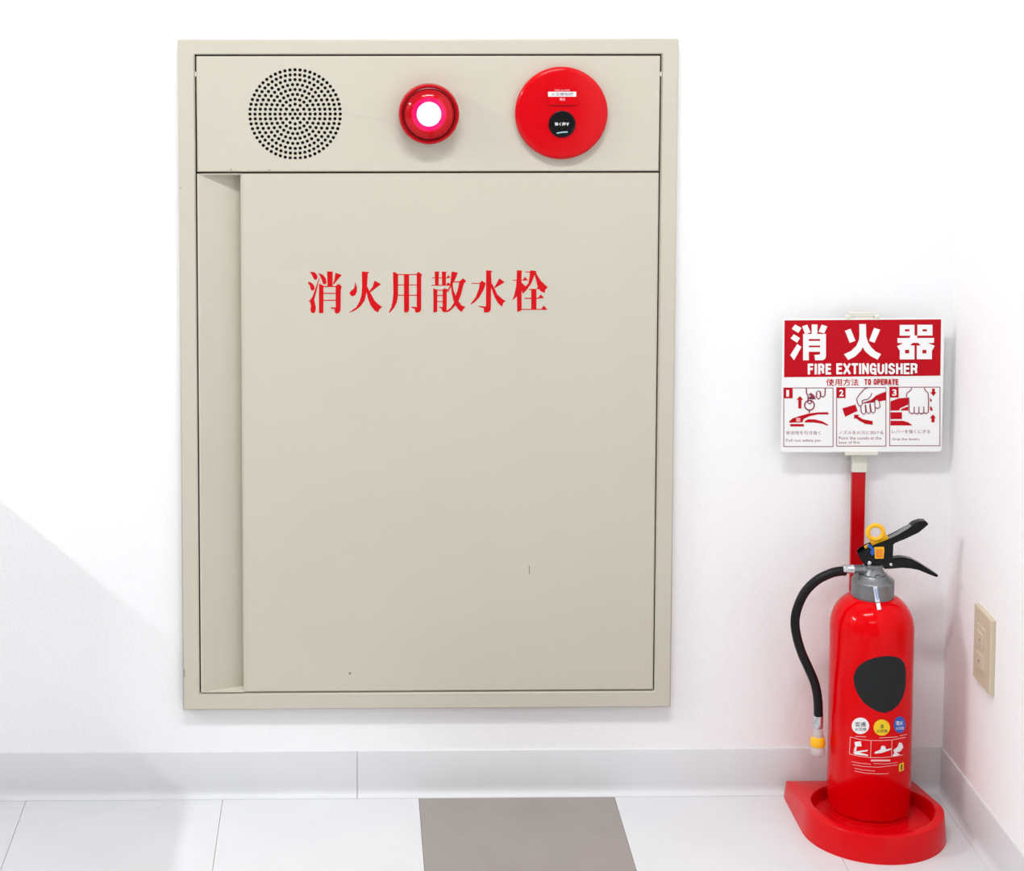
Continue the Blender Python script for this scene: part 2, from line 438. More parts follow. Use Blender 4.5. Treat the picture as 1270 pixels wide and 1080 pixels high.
for (hx, hz) in ((ixl, Zc(243, 92)), (ixr, Zc(820, 92))):
    obj('hinge_tab', box(hx-0.002, hx+0.002, YF+0.001, YF+0.004, hz-0.0035, hz+0.0035, 0.0005), 'beige', cab)

# door: face, slanted finger recess on the left with caps
dz0, dz1, dx0, dx1 = izb+G, zdv-G, ixl+G, ixr-G
dst = (X(300.5, 300)+X(302, 850))/2
DEP = 0.024
b = bmesh.new()
prof = [(dx1, YF+0.014), (dx1, YF), (dst, YF), (dst, YF+0.014)]
b = box(dst, dx1, YF, YF+0.0022, dz0, dz1)
es = [e for e in b.edges if all(abs(v.co.y-YF) < 1e-6 for v in e.verts)]
bmesh.ops.bevel(b, geom=es, offset=0.0018, segments=2, affect='EDGES')
box(dst+0.001, dx1, YF+0.0022, YF+0.016, dz1-0.002, dz1-0.0006, bm=b)
box(dst+0.001, dx1, YF+0.0022, YF+0.016, dz0+0.0006, dz0+0.002, bm=b)
box(dx1-0.002, dx1-0.0006, YF+0.0022, YF+0.016, dz0+0.001, dz1-0.001, bm=b)
door = obj('door', b, 'beige', cab)
b = bmesh.new()
# finger recess: flush lip, slanted plate, step wall and end caps (plan polygon walls 1.2 mm thick)
def wallseg(p, q, z0, z1, th, bm):
    d = Vector((q[0]-p[0], q[1]-p[1], 0)).normalized(); n = Vector((-d.y, d.x, 0))*th
    P4 = [Vector((p[0], p[1], 0)), Vector((q[0], q[1], 0)), Vector((q[0], q[1], 0))+n, Vector((p[0], p[1], 0))+n]
    lo = [bm.verts.new((v.x, v.y, z0)) for v in P4]; hi = [bm.verts.new((v.x, v.y, z1)) for v in P4]
    bm.faces.new(lo); bm.faces.new(hi)
    for i in range(4): bm.faces.new((lo[i], lo[(i+1) % 4], hi[(i+1) % 4], hi[i]))
wallseg((dx0, YF), (dx0+0.003, YF), dz0, dz1, 0.0012, b)
wallseg((dx0+0.003, YF), (dst, YF+DEP), dz0, dz1, 0.0012, b)
wallseg((dst, YF+DEP), (dst, YF+0.0021), dz0, dz1, -0.0012, b)
for zc in (dz0, dz1-0.0012):
    vs = [(dx0+0.003, YF), (dst, YF), (dst, YF+DEP)]
    lo = [b.verts.new((x, y, zc)) for x, y in vs]; hi = [b.verts.new((x, y, zc+0.0012)) for x, y in vs]
    b.faces.new(lo); b.faces.new(hi)
    for i in range(3): b.faces.new((lo[i], lo[(i+1) % 3], hi[(i+1) % 3], hi[i]))
obj('finger_recess', b, 'beige', door)
# scuffs
FP = onplane(YF-0.00015)
scr = mat('scuff', srgb(140, 132, 112), 0.6)
printed('scratch', [line([(656.3, 701), (656.4, 712)], 1.1)], scr, door, FP)
printed('scratch', [ell(434, 835, 1.6, 1.8, 8)], scr, door, FP)
printed('scratch', [ell(286.5, 210.3, 0.9, 1.4, 8)], scr, up, FP)
printed('scratch', [line([(333, 210.6), (336, 211)], 0.9)], scr, up, FP)
printed('scratch', [line([(228.5, 829), (229, 840)], 1.0)], scr, cab, FP)
printed('scratch', [ell(224, 233, 1.2, 0.6, 8)], scr, cab, FP)

# door lettering: six brushed characters
z1 = Z(376, 330, 11.981)
def cubic(p): return p
char_xiao = [
 [(95, 85), (165, 88), (200, 120), (215, 165), (200, 200), (175, 205), (155, 185), (130, 130)],
 [(65, 238), (95, 235), (140, 260), (168, 300), (172, 340), (140, 368), (115, 350), (100, 290)],
 [(238, 170), (244, 178), (190, 400), (165, 500), (180, 570), (190, 620), (180, 685), (150, 700), (115, 685), (108, 640), (118, 590), (98, 525), (65, 518), (100, 508), (140, 450)],
 [(225, 100), (290, 125), (335, 180), (348, 245), (325, 272), (295, 262), (275, 200)],
 [(355, 78), (440, 80), (438, 98), (436, 300), (362, 300)],
 [(480, 98), (575, 130), (455, 272), (440, 268), (465, 200)],
 [(235, 265), (265, 268), (302, 290), (300, 690), (270, 702), (235, 692)],
 [(482, 300), (515, 265), (550, 275), (575, 310), (560, 340), (556, 650), (540, 690), (500, 705), (470, 690), (468, 640), (410, 628), (410, 612), (484, 616)],
 rect(300, 295, 490, 310), rect(300, 397, 484, 411), rect(300, 500, 484, 514)]
char_huo = [
 [(772, 230), (800, 320), (798, 380), (775, 430), (735, 450), (700, 430), (690, 400), (705, 370), (750, 340), (765, 300)],
 [(872, 78), (985, 88), (960, 115), (950, 300), (1000, 400), (1060, 510), (1120, 570), (1175, 605), (1135, 640), (1112, 690), (1060, 660), (1000, 580), (965, 490), (942, 390), (915, 510), (850, 600), (770, 660), (672, 698), (700, 675), (790, 610), (840, 520), (868, 420), (875, 300)],
 [(1060, 215), (1158, 268), (990, 395), (978, 380), (1035, 300)]]
char_yong = [
 [(112, 88), (140, 90), (190, 122), (188, 420), (170, 540), (130, 620), (62, 695), (50, 690), (90, 600), (108, 500), (118, 400)],
 rect(186, 118, 470, 132), rect(188, 273, 470, 286), rect(188, 426, 470, 440),
 [(276, 130), (352, 130), (352, 660), (320, 692), (276, 680)],
 [(465, 110), (490, 84), (545, 125), (532, 160), (532, 640), (515, 680), (470, 692), (440, 680), (440, 640), (380, 610), (385, 600), (465, 608)]]
char_san = [
 [(732, 80), (808, 80), (795, 100), (790, 280), (738, 280)], [(838, 80), (915, 84), (900, 100), (898, 280), (842, 280)],
 rect(690, 168, 935, 180), [(935, 132), (968, 175), (905, 178)], [(685, 278), (910, 276), (925, 240), (985, 282), (940, 290), (685, 290)],
 [(712, 328), (740, 340), (772, 352), (770, 680), (712, 690)], [(850, 350), (878, 328), (930, 350), (912, 370), (910, 650), (925, 665), (880, 688), (845, 670), (835, 630), (795, 615), (800, 602), (850, 610)],
 rect(768, 352, 855, 364), rect(768, 430, 855, 443), rect(768, 520, 855, 533),
 [(985, 78), (1078, 95), (1035, 200), (930, 385), (915, 375), (960, 290)],
 [(990, 230), (1100, 225), (1155, 180), (1200, 222), (1165, 260), (1120, 430), (1085, 520), (1130, 580), (1190, 608), (1160, 635), (1135, 682), (1080, 640), (1045, 580), (960, 665), (905, 690), (905, 670), (970, 620), (1020, 540), (985, 400), (975, 290), (1000, 260), (1010, 350), (1045, 440), (1080, 330), (1095, 242), (1000, 240)]]
char_shui = [
 [(275, 62), (370, 70), (348, 95), (355, 250), (395, 320), (440, 420), (520, 490), (565, 518), (530, 545), (512, 605), (450, 550), (400, 460), (348, 320), (345, 640), (325, 680), (280, 692), (240, 685), (240, 625), (155, 600), (160, 590), (272, 600)],
 [(55, 250), (180, 250), (210, 215), (270, 255), (235, 360), (170, 470), (100, 540), (45, 572), (40, 565), (120, 460), (165, 340), (180, 262), (58, 262)],
 [(470, 180), (552, 238), (405, 325), (395, 315), (440, 240)]]
char_shuan = [
 [(732, 62), (812, 66), (802, 90), (800, 240), (860, 300), (900, 260), (920, 150), (925, 95), (845, 92), (850, 82), (925, 80), (940, 62), (1020, 72), (1020, 110), (1090, 220), (1192, 315), (1155, 350), (1145, 400), (1080, 370), (1040, 300), (995, 130), (950, 250), (880, 350), (820, 412), (802, 360), (802, 640), (790, 668), (735, 678), (732, 450), (660, 515), (690, 440), (720, 300), (725, 215), (668, 215), (668, 204), (728, 204)],
 rect(800, 204, 850, 214), [(850, 158), (898, 212), (812, 214)],
 rect(915, 338, 1020, 354), [(1020, 338), (1050, 300), (1100, 350)],
 rect(945, 350, 1022, 640), rect(845, 470, 1060, 486), [(1085, 420), (1140, 475), (1040, 480)], rect(800, 636, 1180, 648), [(1130, 585), (1185, 645), (1090, 645)]]
for pl, zz in ((char_xiao, Z(376, 330, 11.981)), (char_huo, Z(376, 330, 11.981)), (char_yong, Z(478, 330, 11.981)), (char_san, Z(478, 330, 11.981)),
               (char_shui, Z(580, 330, 11.981)), (char_shuan, Z(580, 330, 11.981))):
    printed('character', [zz(q) for q in pl], 'red_print', door, FP)

# ------------------------------------------------------------------ alarm lamp
lc = at(532, 141.5, y=YF-0.018); lx, lz = lc.x, lc.z
lamp = thing('alarm_lamp', 'round red warning lamp, lit white in its middle', 'lamp', (lx, YF, lz))
r0 = at(532+37.5, 141.5, y=YF-0.015).x-at(532, 141.5, y=YF-0.015).x
c0 = (lx, YF, lz)
obj('base_ring', lathe([(0, 0), (r0*0.97, 0.0), (r0, 0.004), (r0, 0.020), (r0*0.985, 0.0225), (r0*0.955, 0.024), (r0*0.91, 0.024), (r0*0.895, 0.022), (r0*0.885, 0.016), (r0*0.3, 0.015), (0, 0.015)], c0, 'y', 72), 'red_rim', lamp, True)
obj('groove_ring', lathe([(r0*0.90, 0.0165), (r0*0.90, 0.0225), (r0*0.86, 0.0235), (r0*0.84, 0.0205), (r0*0.84, 0.0165)], c0, 'y', 72), 'red_groove', lamp, True)
prof = [(r0*0.845, 0.017)]+[(r0*0.845*math.cos(a), 0.022+0.016*math.sin(a)) for a in [i*math.pi/2/9 for i in range(10)]]
prof[-1] = (0, prof[-1][1])
obj('lens', lathe(prof, c0, 'y', 72), 'lens', lamp, True)
obj('reflector', lathe([(r0*0.8, 0.0165), (r0*0.78, 0.024), (r0*0.5, 0.0185), (r0*0.42, 0.0165), (0, 0.0162)], c0, 'y', 64), 'lampbowl', lamp, True)
b = lathe([(0, 0.027), (r0*0.2, 0.0265), (r0*0.36, 0.0245), (r0*0.40, 0.021), (r0*0.40, 0.0165)], c0, 'y', 48)
obj('light_source', b, 'lampcore', lamp, True)
obj('outer_halo_glow', lathe([(r0*0.57, 0.0205), (r0*0.66, 0.0195), (r0*0.70, 0.018), (r0*0.71, 0.0165)], c0, 'y', 48), 'lamphalo2', lamp, True)  # glowing ring added to imitate the soft red outer halo
obj('inner_halo_glow', lathe([(r0*0.41, 0.0225), (r0*0.50, 0.0222), (r0*0.56, 0.0205), (r0*0.57, 0.017)], c0, 'y', 48), 'lamphalo', lamp, True)  # glowing ring that stands in for the magenta halo round the core

# ------------------------------------------------------------------ call point
cc = at(696.5, 140.5, y=YF-0.010); cx, cz = cc.x, cc.z
call = thing('fire_alarm_button', 'large round red alarm push disc with black centre button', 'alarm button', (cx, YF, cz))
r1 = at(696.5+57.5, 140.5, y=YF-0.008).x-at(696.5, 140.5, y=YF-0.008).x
c1 = (cx, YF, cz)
T1 = 0.013
obj('cover_disc', lathe([(0, 0.0), (r1*0.985, 0), (r1, 0.003), (r1, 0.0075), (r1*0.985, 0.0100), (r1*0.95, 0.0122), (r1*0.90, T1), (r1*0.3, T1-0.0008), (0, T1-0.0008)], c1, 'y', 96), 'red_plastic', call, True)
CPf = YF-T1
bz = at(697, 154, y=CPf)
rb = 0.0198
btn = obj('push_button', lathe([(0, 0.0), (rb, 0.0), (rb, 0.0012), (rb*0.96, 0.0018), (rb*0.90, 0.0018), (rb*0.86, 0.0010), (0, 0.0010)], (bz.x, CPf+0.0008, bz.z), 'y', 48), 'black', call, True)
obj('button_rim', lathe([(rb+0.0012, 0.0), (rb+0.001, 0.0014), (rb+0.0003, 0.0015), (rb, 0.0)], (bz.x, CPf+0.0006, bz.z), 'y', 48), 'red_rim', call, True)
tp = onplane(CPf-0.0004)
printed('button_lettering', text2d('強く押す', 688, 151.7, 706, 156, 0.02), 'wprint', btn, onplane(CPf-0.0006))
printed('button_mark', [line([(690.5, 165.2), (697, 164.0), (704, 163.6)], 1.6)], mat('pale_mark', srgb(150, 190, 195), 0.4), btn, onplane(CPf-0.0006))
a, b2 = at(680, 108, y=CPf), at(715, 130, y=CPf)
lid = obj('lid', box(a.x, b2.x, CPf-0.0022, CPf+0.0006, b2.z, a.z, 0.0008), 'red_plastic', call)
lp = onplane(CPf-0.0024)
printed('lid_band', [rect(679.8, 113.8, 714.6, 119.8)], 'wprint', lid, lp)
printed('band_lettering', text2d('火災報知機', 683.5, 114.7, 711.5, 119.0, 0.01), 'greyp', lid, onplane(CPf-0.0026))
printed('lid_lettering', merge(text2d('FIRE ALARM', 688, 110.9, 706.5, 112.9, 0.01), text2d('電話', 694, 121.3, 701, 124.8, 0.02)), 'pink', lid, lp)

# ------------------------------------------------------------------ wall switch on the right wall
class OnRight:
    def __init__(s, off): s.off = off
    def __call__(s, px, py):
        d = ray(px, py)  # plane x - XR + y*tan = -off
        t = (XR - s.off - math.tan(ANG)*CAM.y - CAM.x)/(d.x+math.tan(ANG)*d.y)
        return CAM+t*d
SW = OnRight(0.007)
q = [SW(1207.5, 748), SW(1229, 768), SW(1228, 861), SW(1206, 841)]
sy1 = (q[0].y+q[3].y)/2; sy0 = (q[1].y+q[2].y)/2; sz1 = (q[0].z+q[1].z)/2; sz0 = (q[2].z+q[3].z)/2
wx_ = xr((sy0+sy1)/2)
sw = thing('wall_switch', 'ivory plastic wall switch plate with two small rockers low on the right wall', 'switch', (wx_, (sy0+sy1)/2, sz0))
obj('cover_plate', box(wx_-0.007, wx_+0.001, sy0, sy1, sz0, sz1, 0.0016, 3), 'ivory', sw)
ym = (sy0+sy1)/2
obj('insert', box(wx_-0.0088, wx_-0.006, ym-0.019, ym+0.019, sz0+0.022, sz1-0.022, 0.0006), 'ivory', sw)
hh = (sz1-sz0)
for zc in (sz0+hh*0.34, sz0+hh*0.62):
    o = obj('rocker', box(wx_-0.0108, wx_-0.008, ym-0.013, ym+0.013, zc-0.011, zc+0.011, 0.0012), 'ivory', sw)
    obj('indicator', box(wx_-0.0113, wx_-0.0105, ym-0.0015, ym+0.0015, zc-0.0015, zc+0.0015, 0.0003), 'greyp', o)

# ------------------------------------------------------------------ stand with tray and pole
YC = -0.085
stand = thing('extinguisher_stand', 'red plastic floor stand tray with upright red pole in the corner', 'stand', (0.611, -0.11, 0))
def oval(cx, cy, rx, ry, n=72): return [(cx+rx*math.cos(2*math.pi*i/n), cy+ry*math.sin(2*math.pi*i/n)) for i in range(n)]
tcx, tcy, tr_ = 0.611, -0.1285, 0.1015
def outer_r(a, s=0.0):
    """distance from the tray centre to the outer wall in direction a (hull of back edge and front circle)"""
    dx, dy = math.cos(a), math.sin(a); best = 0
    for (ax, ay), (bx, by) in HULL:
        ex_, ey_ = bx-ax, by-ay; den = dx*ey_-dy*ex_
        if abs(den) < 1e-12: continue
        t = (ax*ey_-ay*ex_)/den; u = (ax*dy-ay*dx)/den
        if t > 0 and -1e-6 <= u <= 1+1e-6: best = max(best, t)
    return best-s
def hull(pts):
    pts = sorted(pts); cr = lambda o_, a, b_: (a[0]-o_[0])*(b_[1]-o_[1])-(a[1]-o_[1])*(b_[0]-o_[0])
    def half(ps):
        h = []
        for q in ps:
            while len(h) > 1 and cr(h[-2], h[-1], q) <= 0: h.pop()
            h.append(q)
        return h[:-1]
    h = half(pts)+half(pts[::-1]); return list(zip(h, h[1:]+h[:1]))
HULL = hull([(tr_*math.cos(k*math.pi/60), tr_*math.sin(k*math.pi/60)) for k in range(120)]+[(-0.1045, 0.1145), (0.086, 0.1145), (0.0915, 0.109)])
def tray():
    b = bmesh.new(); n = 120; rings = []
    icx, icy, irx, iry = 0.6125, -0.1215, 0.0895, 0.0965
    def topz(y): return 0.024+0.016*min(1, max(0, -y/0.14))
    def O(s, zf):
        ring = []
        for i in range(n):
            a = 2*math.pi*i/n; r = outer_r(a, s); x, y = tcx+r*math.cos(a), tcy+r*math.sin(a)
            ring.append(b.verts.new((x, y, zf(y))))
        return ring
    def I(k, zf):
        ring = []
        for i in range(n):
            a = 2*math.pi*i/n
            x, y = icx+irx*k*math.cos(a), icy+iry*k*math.sin(a); ring.append(b.verts.new((x, y, zf(y))))
        return ring
    rings = [O(-0.0035, lambda y: 0.0), O(-0.003, lambda y: 0.004), O(0.0, lambda y: topz(y)-0.0025), O(0.0012, lambda y: topz(y)-0.0005), O(0.003, topz),
             I(1.0, topz), I(0.985, lambda y: topz(y)-0.0012), I(0.975, lambda y: topz(y)-0.004), I(0.95, lambda y: 0.014), I(0.93, lambda y: 0.0125), I(0.70, lambda y: 0.0125)]
    for A, B in zip(rings, rings[1:]):
        for i in range(n): b.faces.new((A[i], A[(i+1) % n], B[(i+1) % n], B[i]))
    b.faces.new(rings[-1]); b.faces.new(rings[0])
    return b
obj('tray', tray(), 'red_tray', stand, True)
# raised seat ring under the cylinder
ecx = (at(1077, 985, y=YC)).x
obj('seat_ring', lathe([(0, 0.0), (0.059, 0.0), (0.058, 0.006), (0.056, 0.0072), (0, 0.0072)], (ecx, YC, 0.0122), 'z', 72), 'red_tray', stand, True)
PY = -0.0135
pxl = at(1056.5, 620, y=PY-0.004).x; pxr = at(1073, 620, y=PY-0.004).x
pzt = at(1065, 584, y=PY).z
obj('pole', box(pxl, pxr, PY-0.004, PY+0.004, 0.02, pzt, 0.0008), 'red_pole', stand)
pzs = at(1065, 562, y=PY).z
sk = obj('pole_socket', box(pxl-0.0008, pxr+0.0022, PY-0.0055, PY+0.005, pzt-0.001, pzs+0.012, 0.0015), 'cream', stand)

# ------------------------------------------------------------------ sign
SYF = -0.0245
tl, br = at(971.0, 395.3, y=SYF), at(1168.0, 560.3, y=SYF); bl = at(968.3, 561.0, y=SYF)
sx0, sx1, sz0_, sz1_ = (tl.x+bl.x)/2, br.x, (br.z+bl.z)/2, tl.z
sign = thing('extinguisher_sign', 'white and red fire extinguisher instruction board on the red pole', 'sign', ((sx0+sx1)/2, SYF, sz0_))
rc = 0.005
cor = []
for (ccx, ccz, a0) in ((sx1-rc, sz1_-rc, 0), (sx0+rc, sz1_-rc, 90), (sx0+rc, sz0_+rc, 180), (sx1-rc, sz0_+rc, 270)):
    for i in range(6):
        a = math.radians(a0+i*18); cor.append((ccx+rc*math.cos(a), ccz+rc*math.sin(a)))
board = obj('board', prism(cor, SYF, SYF+0.003, 0.0006), 'sign', sign)
# clips
k1, k2 = at(1049.5, 386.5, y=SYF), at(1090.5, 397, y=SYF)
b = bmesh.new(); tt = 0.0022
box(k1.x, k1.x+0.007, SYF-0.0018, SYF+0.008, sz1_-0.002, sz1_+0.0045, 0.0006, bm=b)
box(k2.x-0.007, k2.x, SYF-0.0018, SYF+0.008, sz1_-0.002, sz1_+0.0045, 0.0006, bm=b)
box(k1.x+0.005, k2.x-0.005, SYF+0.003, SYF+0.008, sz1_+0.002, sz1_+0.0085, 0.0006, bm=b)
obj('top_clip', b, 'cream', sign)
k1, k2 = at(1048, 559, y=SYF), at(1088.5, 563, y=SYF)
b = box(k1.x, k2.x, SYF-0.003, SYF+0.0085, sz0_-0.0042, sz0_+0.0018, 0.0008)
obj('bottom_clip', b, 'cream', sign)
b = box(pxl-0.002, pxr+0.002, SYF+0.003, SYF+0.0065, sz0_-0.004, sz1_+0.002, 0.0005)
obj('back_rail', b, 'cream', sign)
S1 = onplane(SYF-0.0002); S2 = onplane(SYF-0.0004); S3 = onplane(SYF-0.0006)
printed('red_field', [[(973.0, 397.3), (1167.2, 396.0), (1166.3, 465.8), (972.4, 467.8)]], 'sred', board, S1)
zA = Z(970, 394, 12.7); zB = Z(1070, 394, 12.7)
s_xiao = [[(205, 105), (305, 162), (255, 240), (152, 175)], [(185, 260), (282, 320), (235, 395), (133, 325)], [(240, 412), (305, 460), (188, 668), (128, 590)],
          [(315, 135), (395, 108), (450, 230), (362, 258)], rect(465, 105, 555, 262), [(622, 108), (712, 135), (665, 245), (572, 222)],
          rect(330, 255, 420, 670), rect(330, 255, 690, 335), rect(420, 365, 600, 437), rect(420, 465, 600, 535), 
          [(598, 330), (690, 330), (690, 600), (680, 645), (640, 668), (520, 670), (508, 585), (590, 580), (598, 560)]]
printed('character', [zA(q) for q in s_xiao], 'swhite', board, S2)
s_huo = [zA([(990, 205), (1078, 172), (1155, 362), (1065, 395)]),
         zA([(1215, 100), (1320, 100), (1320, 300), (1300, 410), (1240, 520), (1150, 610), (1040, 665), (975, 575), (1090, 520), (1170, 440), (1210, 350), (1218, 280)]),
         zB([(-55, 100), (50, 100), (55, 290), (80, 380), (130, 460), (200, 530), (288, 572), (232, 660), (120, 600), (40, 530), (0, 460), (-30, 380)]),
         zB([(178, 160), (275, 188), (185, 395), (100, 362)])]
printed('character', s_huo, 'swhite', board, S2)
def ring(x0, y0, x1, y1, hx0, hy0, hx1, hy1):
    return [rect(x0, y0, x1, hy0), rect(x0, hy1, x1, y1), rect(x0, hy0, hx0, hy1), rect(hx1, hy0, x1, hy1)]
s_qi = ring(582, 112, 815, 282, 665, 180, 735, 215)+ring(860, 110, 1098, 280, 942, 180, 1010, 215)
s_qi += [[(545, 320), (735, 318), (755, 280), (860, 280), (855, 318), (1125, 318), (1118, 395), (1020, 398), (900, 395), (780, 395), (640, 400), (548, 395)],
         [(640, 398), (785, 395), (745, 440), (582, 520), (540, 448)], [(875, 395), (1025, 398), (1132, 440), (1088, 525), (915, 440)]]
s_qi += ring(582, 436, 815, 655, 665, 505, 730, 560)+ring(850, 436, 1088, 652, 938, 505, 1002, 560)
s_qi_b = [rect(665, 636, 730, 660), rect(938, 636, 1002, 656)]
printed('character', [zB(q) for q in s_qi], 'swhite', board, S2)
printed('sign_lettering', capitals('FIRE', 1001.8, 451.0, 1030.8, 464.3, 2.9, -0.004, 1.4), 'swhite', board, S2)
printed('sign_lettering', capitals('EXTINGUISHER', 1037.2, 450.6, 1137.3, 464.0, 2.75, -0.005, 1.15), 'swhite', board, S2)
tsu = lambda pts: [(1025+a, 469.5+b_) for a, b_ in pts]
printed('sign_lettering', [line(tsu(q), 1.0) for q in ([(2.4, 0), (1.4, 2.4), (0, 4.2)], [(1.5, 2.4), (1.5, 8.9)], [(3, 1.7), (9.2, 1.7)], [(3.8, 3.2), (8.6, 3.2)], [(3.8, 5.3), (8.6, 5.3)], [(3.9, 3.0), (3.9, 5.6)],
        [(8.5, 3.0), (8.5, 5.6)], [(6.2, 0), (6.2, 4.5), (5.6, 7), (3.2, 8.8)], [(4.2, 5.8), (6.2, 7.6), (9.3, 8.7)])], 'sred', board, S1)
printed('sign_lettering', text2d('用方法', 1035.3, 469.6, 1065, 478.4, 0.015), 'sred', board, S1)
printed('sign_lettering', capitals('TO', 1072, 470.0, 1080.3, 477.2, 1.5, 0, 0.6), 'sred', board, S1)
printed('sign_lettering', capitals('OPERATE', 1083.4, 469.9, 1114, 477.1, 1.5, 0, 0.6), 'sred', board, S1)
# three instruction frames
def frame_lines(x0, y0, x1, y1, w=0.9):
    return [rect(x0, y0, x1, y0+w), rect(x0, y1-w, x1, y1), rect(x0, y0, x0+w, y1), rect(x1-w, y0, x1, y1)]
frm = mat('frame_line', srgb(140, 50, 75), 0.5)
FR = [(971.6, 480.6, 1033.6, 554.2), (1037.2, 480.2, 1099.2, 553.6), (1103.0, 479.6, 1166.2, 553.2)]
for i, (x0, y0, x1, y1) in enumerate(FR):
    printed('frame_border', frame_lines(x0, y0, x1, y1), frm, board, S1)
    printed('number_box', [rect(x0+0.5, y0+0.3, x0+11.5, y0+13.3)], 'sred', board, S2)
    printed('number', text2d(str(i+1), x0+3.6, y0+3, x0+9 if i else x0+7.0, y0+11.2, 0.03), 'swhite', board, S3)
T_ = frm
# picture 1
z = Z(960, 470, 11.373)
def hump(x0, x1, yb): return None
hand1 = [line(z(q), 1.5) for q in ([(455, 130), (458, 200), (480, 240), (478, 330), (500, 355), (525, 335), (525, 290)],
        [(570, 130), (560, 170), (530, 190), (580, 230), (580, 280), (475, 275), (520, 245), (480, 225)], [(600, 180), (600, 260), (625, 285), (655, 255), (650, 175), (610, 170)],
        [(655, 180), (660, 240), (690, 255), (718, 230), (722, 130)])]
hand1 += [ribbon([(z([(500+68*math.cos(t), 370+68*math.sin(t))])[0]+(1.6,)) for t in [i*2*math.pi/20 for i in range(11)]]),
          ribbon([(z([(500+68*math.cos(t), 370+68*math.sin(t))])[0]+(1.6,)) for t in [math.pi+i*2*math.pi/20 for i in range(11)]]),
          line(z([(498, 435), (498, 475)]), 1.6)]
printed('pictogram_lines', hand1, T_, board, S2)
pic1 = [z(q) for q in ([(365, 240), (412, 292), (386, 292), (386, 415), (342, 415), (342, 292), (318, 292)],
        [(212, 600), (260, 555), (350, 525), (480, 488), (620, 470), (760, 468), (772, 485), (765, 500), (620, 498), (500, 525), (420, 560), (400, 610), (215, 615)],
        rect(228, 635, 422, 668), [(430, 595), (480, 568), (580, 570), (680, 595), (765, 645), (755, 658), (680, 630), (560, 612), (435, 612)])]
printed_each('pictogram_fill', pic1, 'sred', board, S2)
printed('pictogram_window', [z(rect(312, 548, 370, 600))], 'pink', board, S3)
# picture 2
z = Z(1035, 478, 18.143)
printed_each('pictogram_fill', [z(q) for q in ([(175, 515), (470, 430), (520, 570), (240, 705)], [(640, 390), (820, 330), (920, 235), (1165, 135), (1165, 330), (1045, 350), (900, 380), (740, 385), (640, 400)],
        [(440, 655), (560, 660), (525, 690), (640, 760), (860, 800), (858, 885), (700, 865), (570, 800), (480, 735), (440, 755)])], 'sred', board, S2)
printed('pictogram_hand', [z(q) for q in ([(690, 60), (1150, 60), (1160, 130), (960, 200), (850, 300), (700, 350), (620, 340), (610, 450), (545, 450), (505, 320), (540, 230)],
        [(600, 440), (690, 400), (900, 370), (905, 610), (760, 640), (620, 640)], [(900, 350), (960, 315), (1010, 350), (1020, 490), (960, 520), (905, 480)])], 'sign', board, S3)
S4 = onplane(SYF-0.0008)
printed('pictogram_lines', [line(z(q), 1.15) for q in ([(760, 50), (680, 75), (560, 210), (500, 300), (520, 400), (560, 460), (610, 450), (630, 400), (615, 340)],
        [(840, 170), (820, 235), (750, 310), (620, 335)],
        [(590, 460), (600, 600), (650, 650), (700, 610), (690, 430)], [(700, 430), (720, 600), (765, 630), (810, 600), (790, 420)], [(800, 400), (830, 590), (870, 620), (915, 580), (905, 400)],
        [(905, 340), (910, 480), (970, 520), (1020, 480), (1010, 370), (960, 310), (905, 340)], [(640, 395), (760, 385), (900, 370)])], T_, board, S4)
# picture 3
z = Z(1060, 470, 11.043)
printed_each('pictogram_fill', [z(q) for q in ([(490, 305), (600, 265), (735, 252), (735, 350), (620, 400), (610, 430), (490, 432)], [(735, 375), (735, 430), (630, 430), (640, 410)], rect(490, 455, 648, 548),
        [(490, 572), (660, 572), (730, 590), (795, 635), (490, 635)], [(1060, 130), (1098, 130), (1098, 180), (1120, 180), (1078, 232), (1035, 180), (1060, 180)],
        [(1072, 485), (1115, 535), (1094, 535), (1094, 592), (1052, 592), (1052, 535), (1030, 535)], [(1032, 255), (1058, 290), (1050, 305), (1032, 310)], [(1032, 375), (1055, 385), (1070, 430), (1032, 430)])], 'sred', board, S2)
printed('pictogram_hand', [z([(780, 125), (955, 125), (1010, 190), (1010, 460), (745, 465), (742, 260), (712, 230), (720, 180)])], 'sign', board, S3)
printed('pictogram_lines', [line(z(q), 1.2) for q in ([(780, 120), (770, 155), (720, 190), (708, 245)], [(955, 120), (965, 155), (1005, 190), (1012, 300), (1008, 455), (980, 472), (950, 460)],
        [(742, 255), (748, 455), (785, 475), (815, 460), (850, 478), (880, 460), (915, 478), (950, 458)], [(815, 378), (815, 460)], [(880, 378), (880, 460)], [(947, 378), (947, 460)])], T_, board, S4)
gp = mat('caption_print', srgb(150, 80, 95), 0.5)
printed('caption', merge(text2d('安全栓を引き抜く', 975, 534.2, 1018, 538.8), text2d('Pull out safety pin', 974.8, 544.3, 1017.5, 548.6)), gp, board, S1)
printed('caption', merge(text2d('ノズルを火元に向ける', 1040.5, 534.0, 1095.5, 538.6), text2d('Point the nozzle at the', 1040.3, 541.2, 1093, 545.0), text2d('base of fire.', 1040.3, 546.7, 1067, 550.2)), gp, board, S1)
printed('caption', merge(text2d('レバーを強くにぎる', 1106.2, 532.8, 1153.5, 537.4), text2d('Grip the levers.', 1106.4, 542.8, 1141, 546.8)), gp, board, S1)

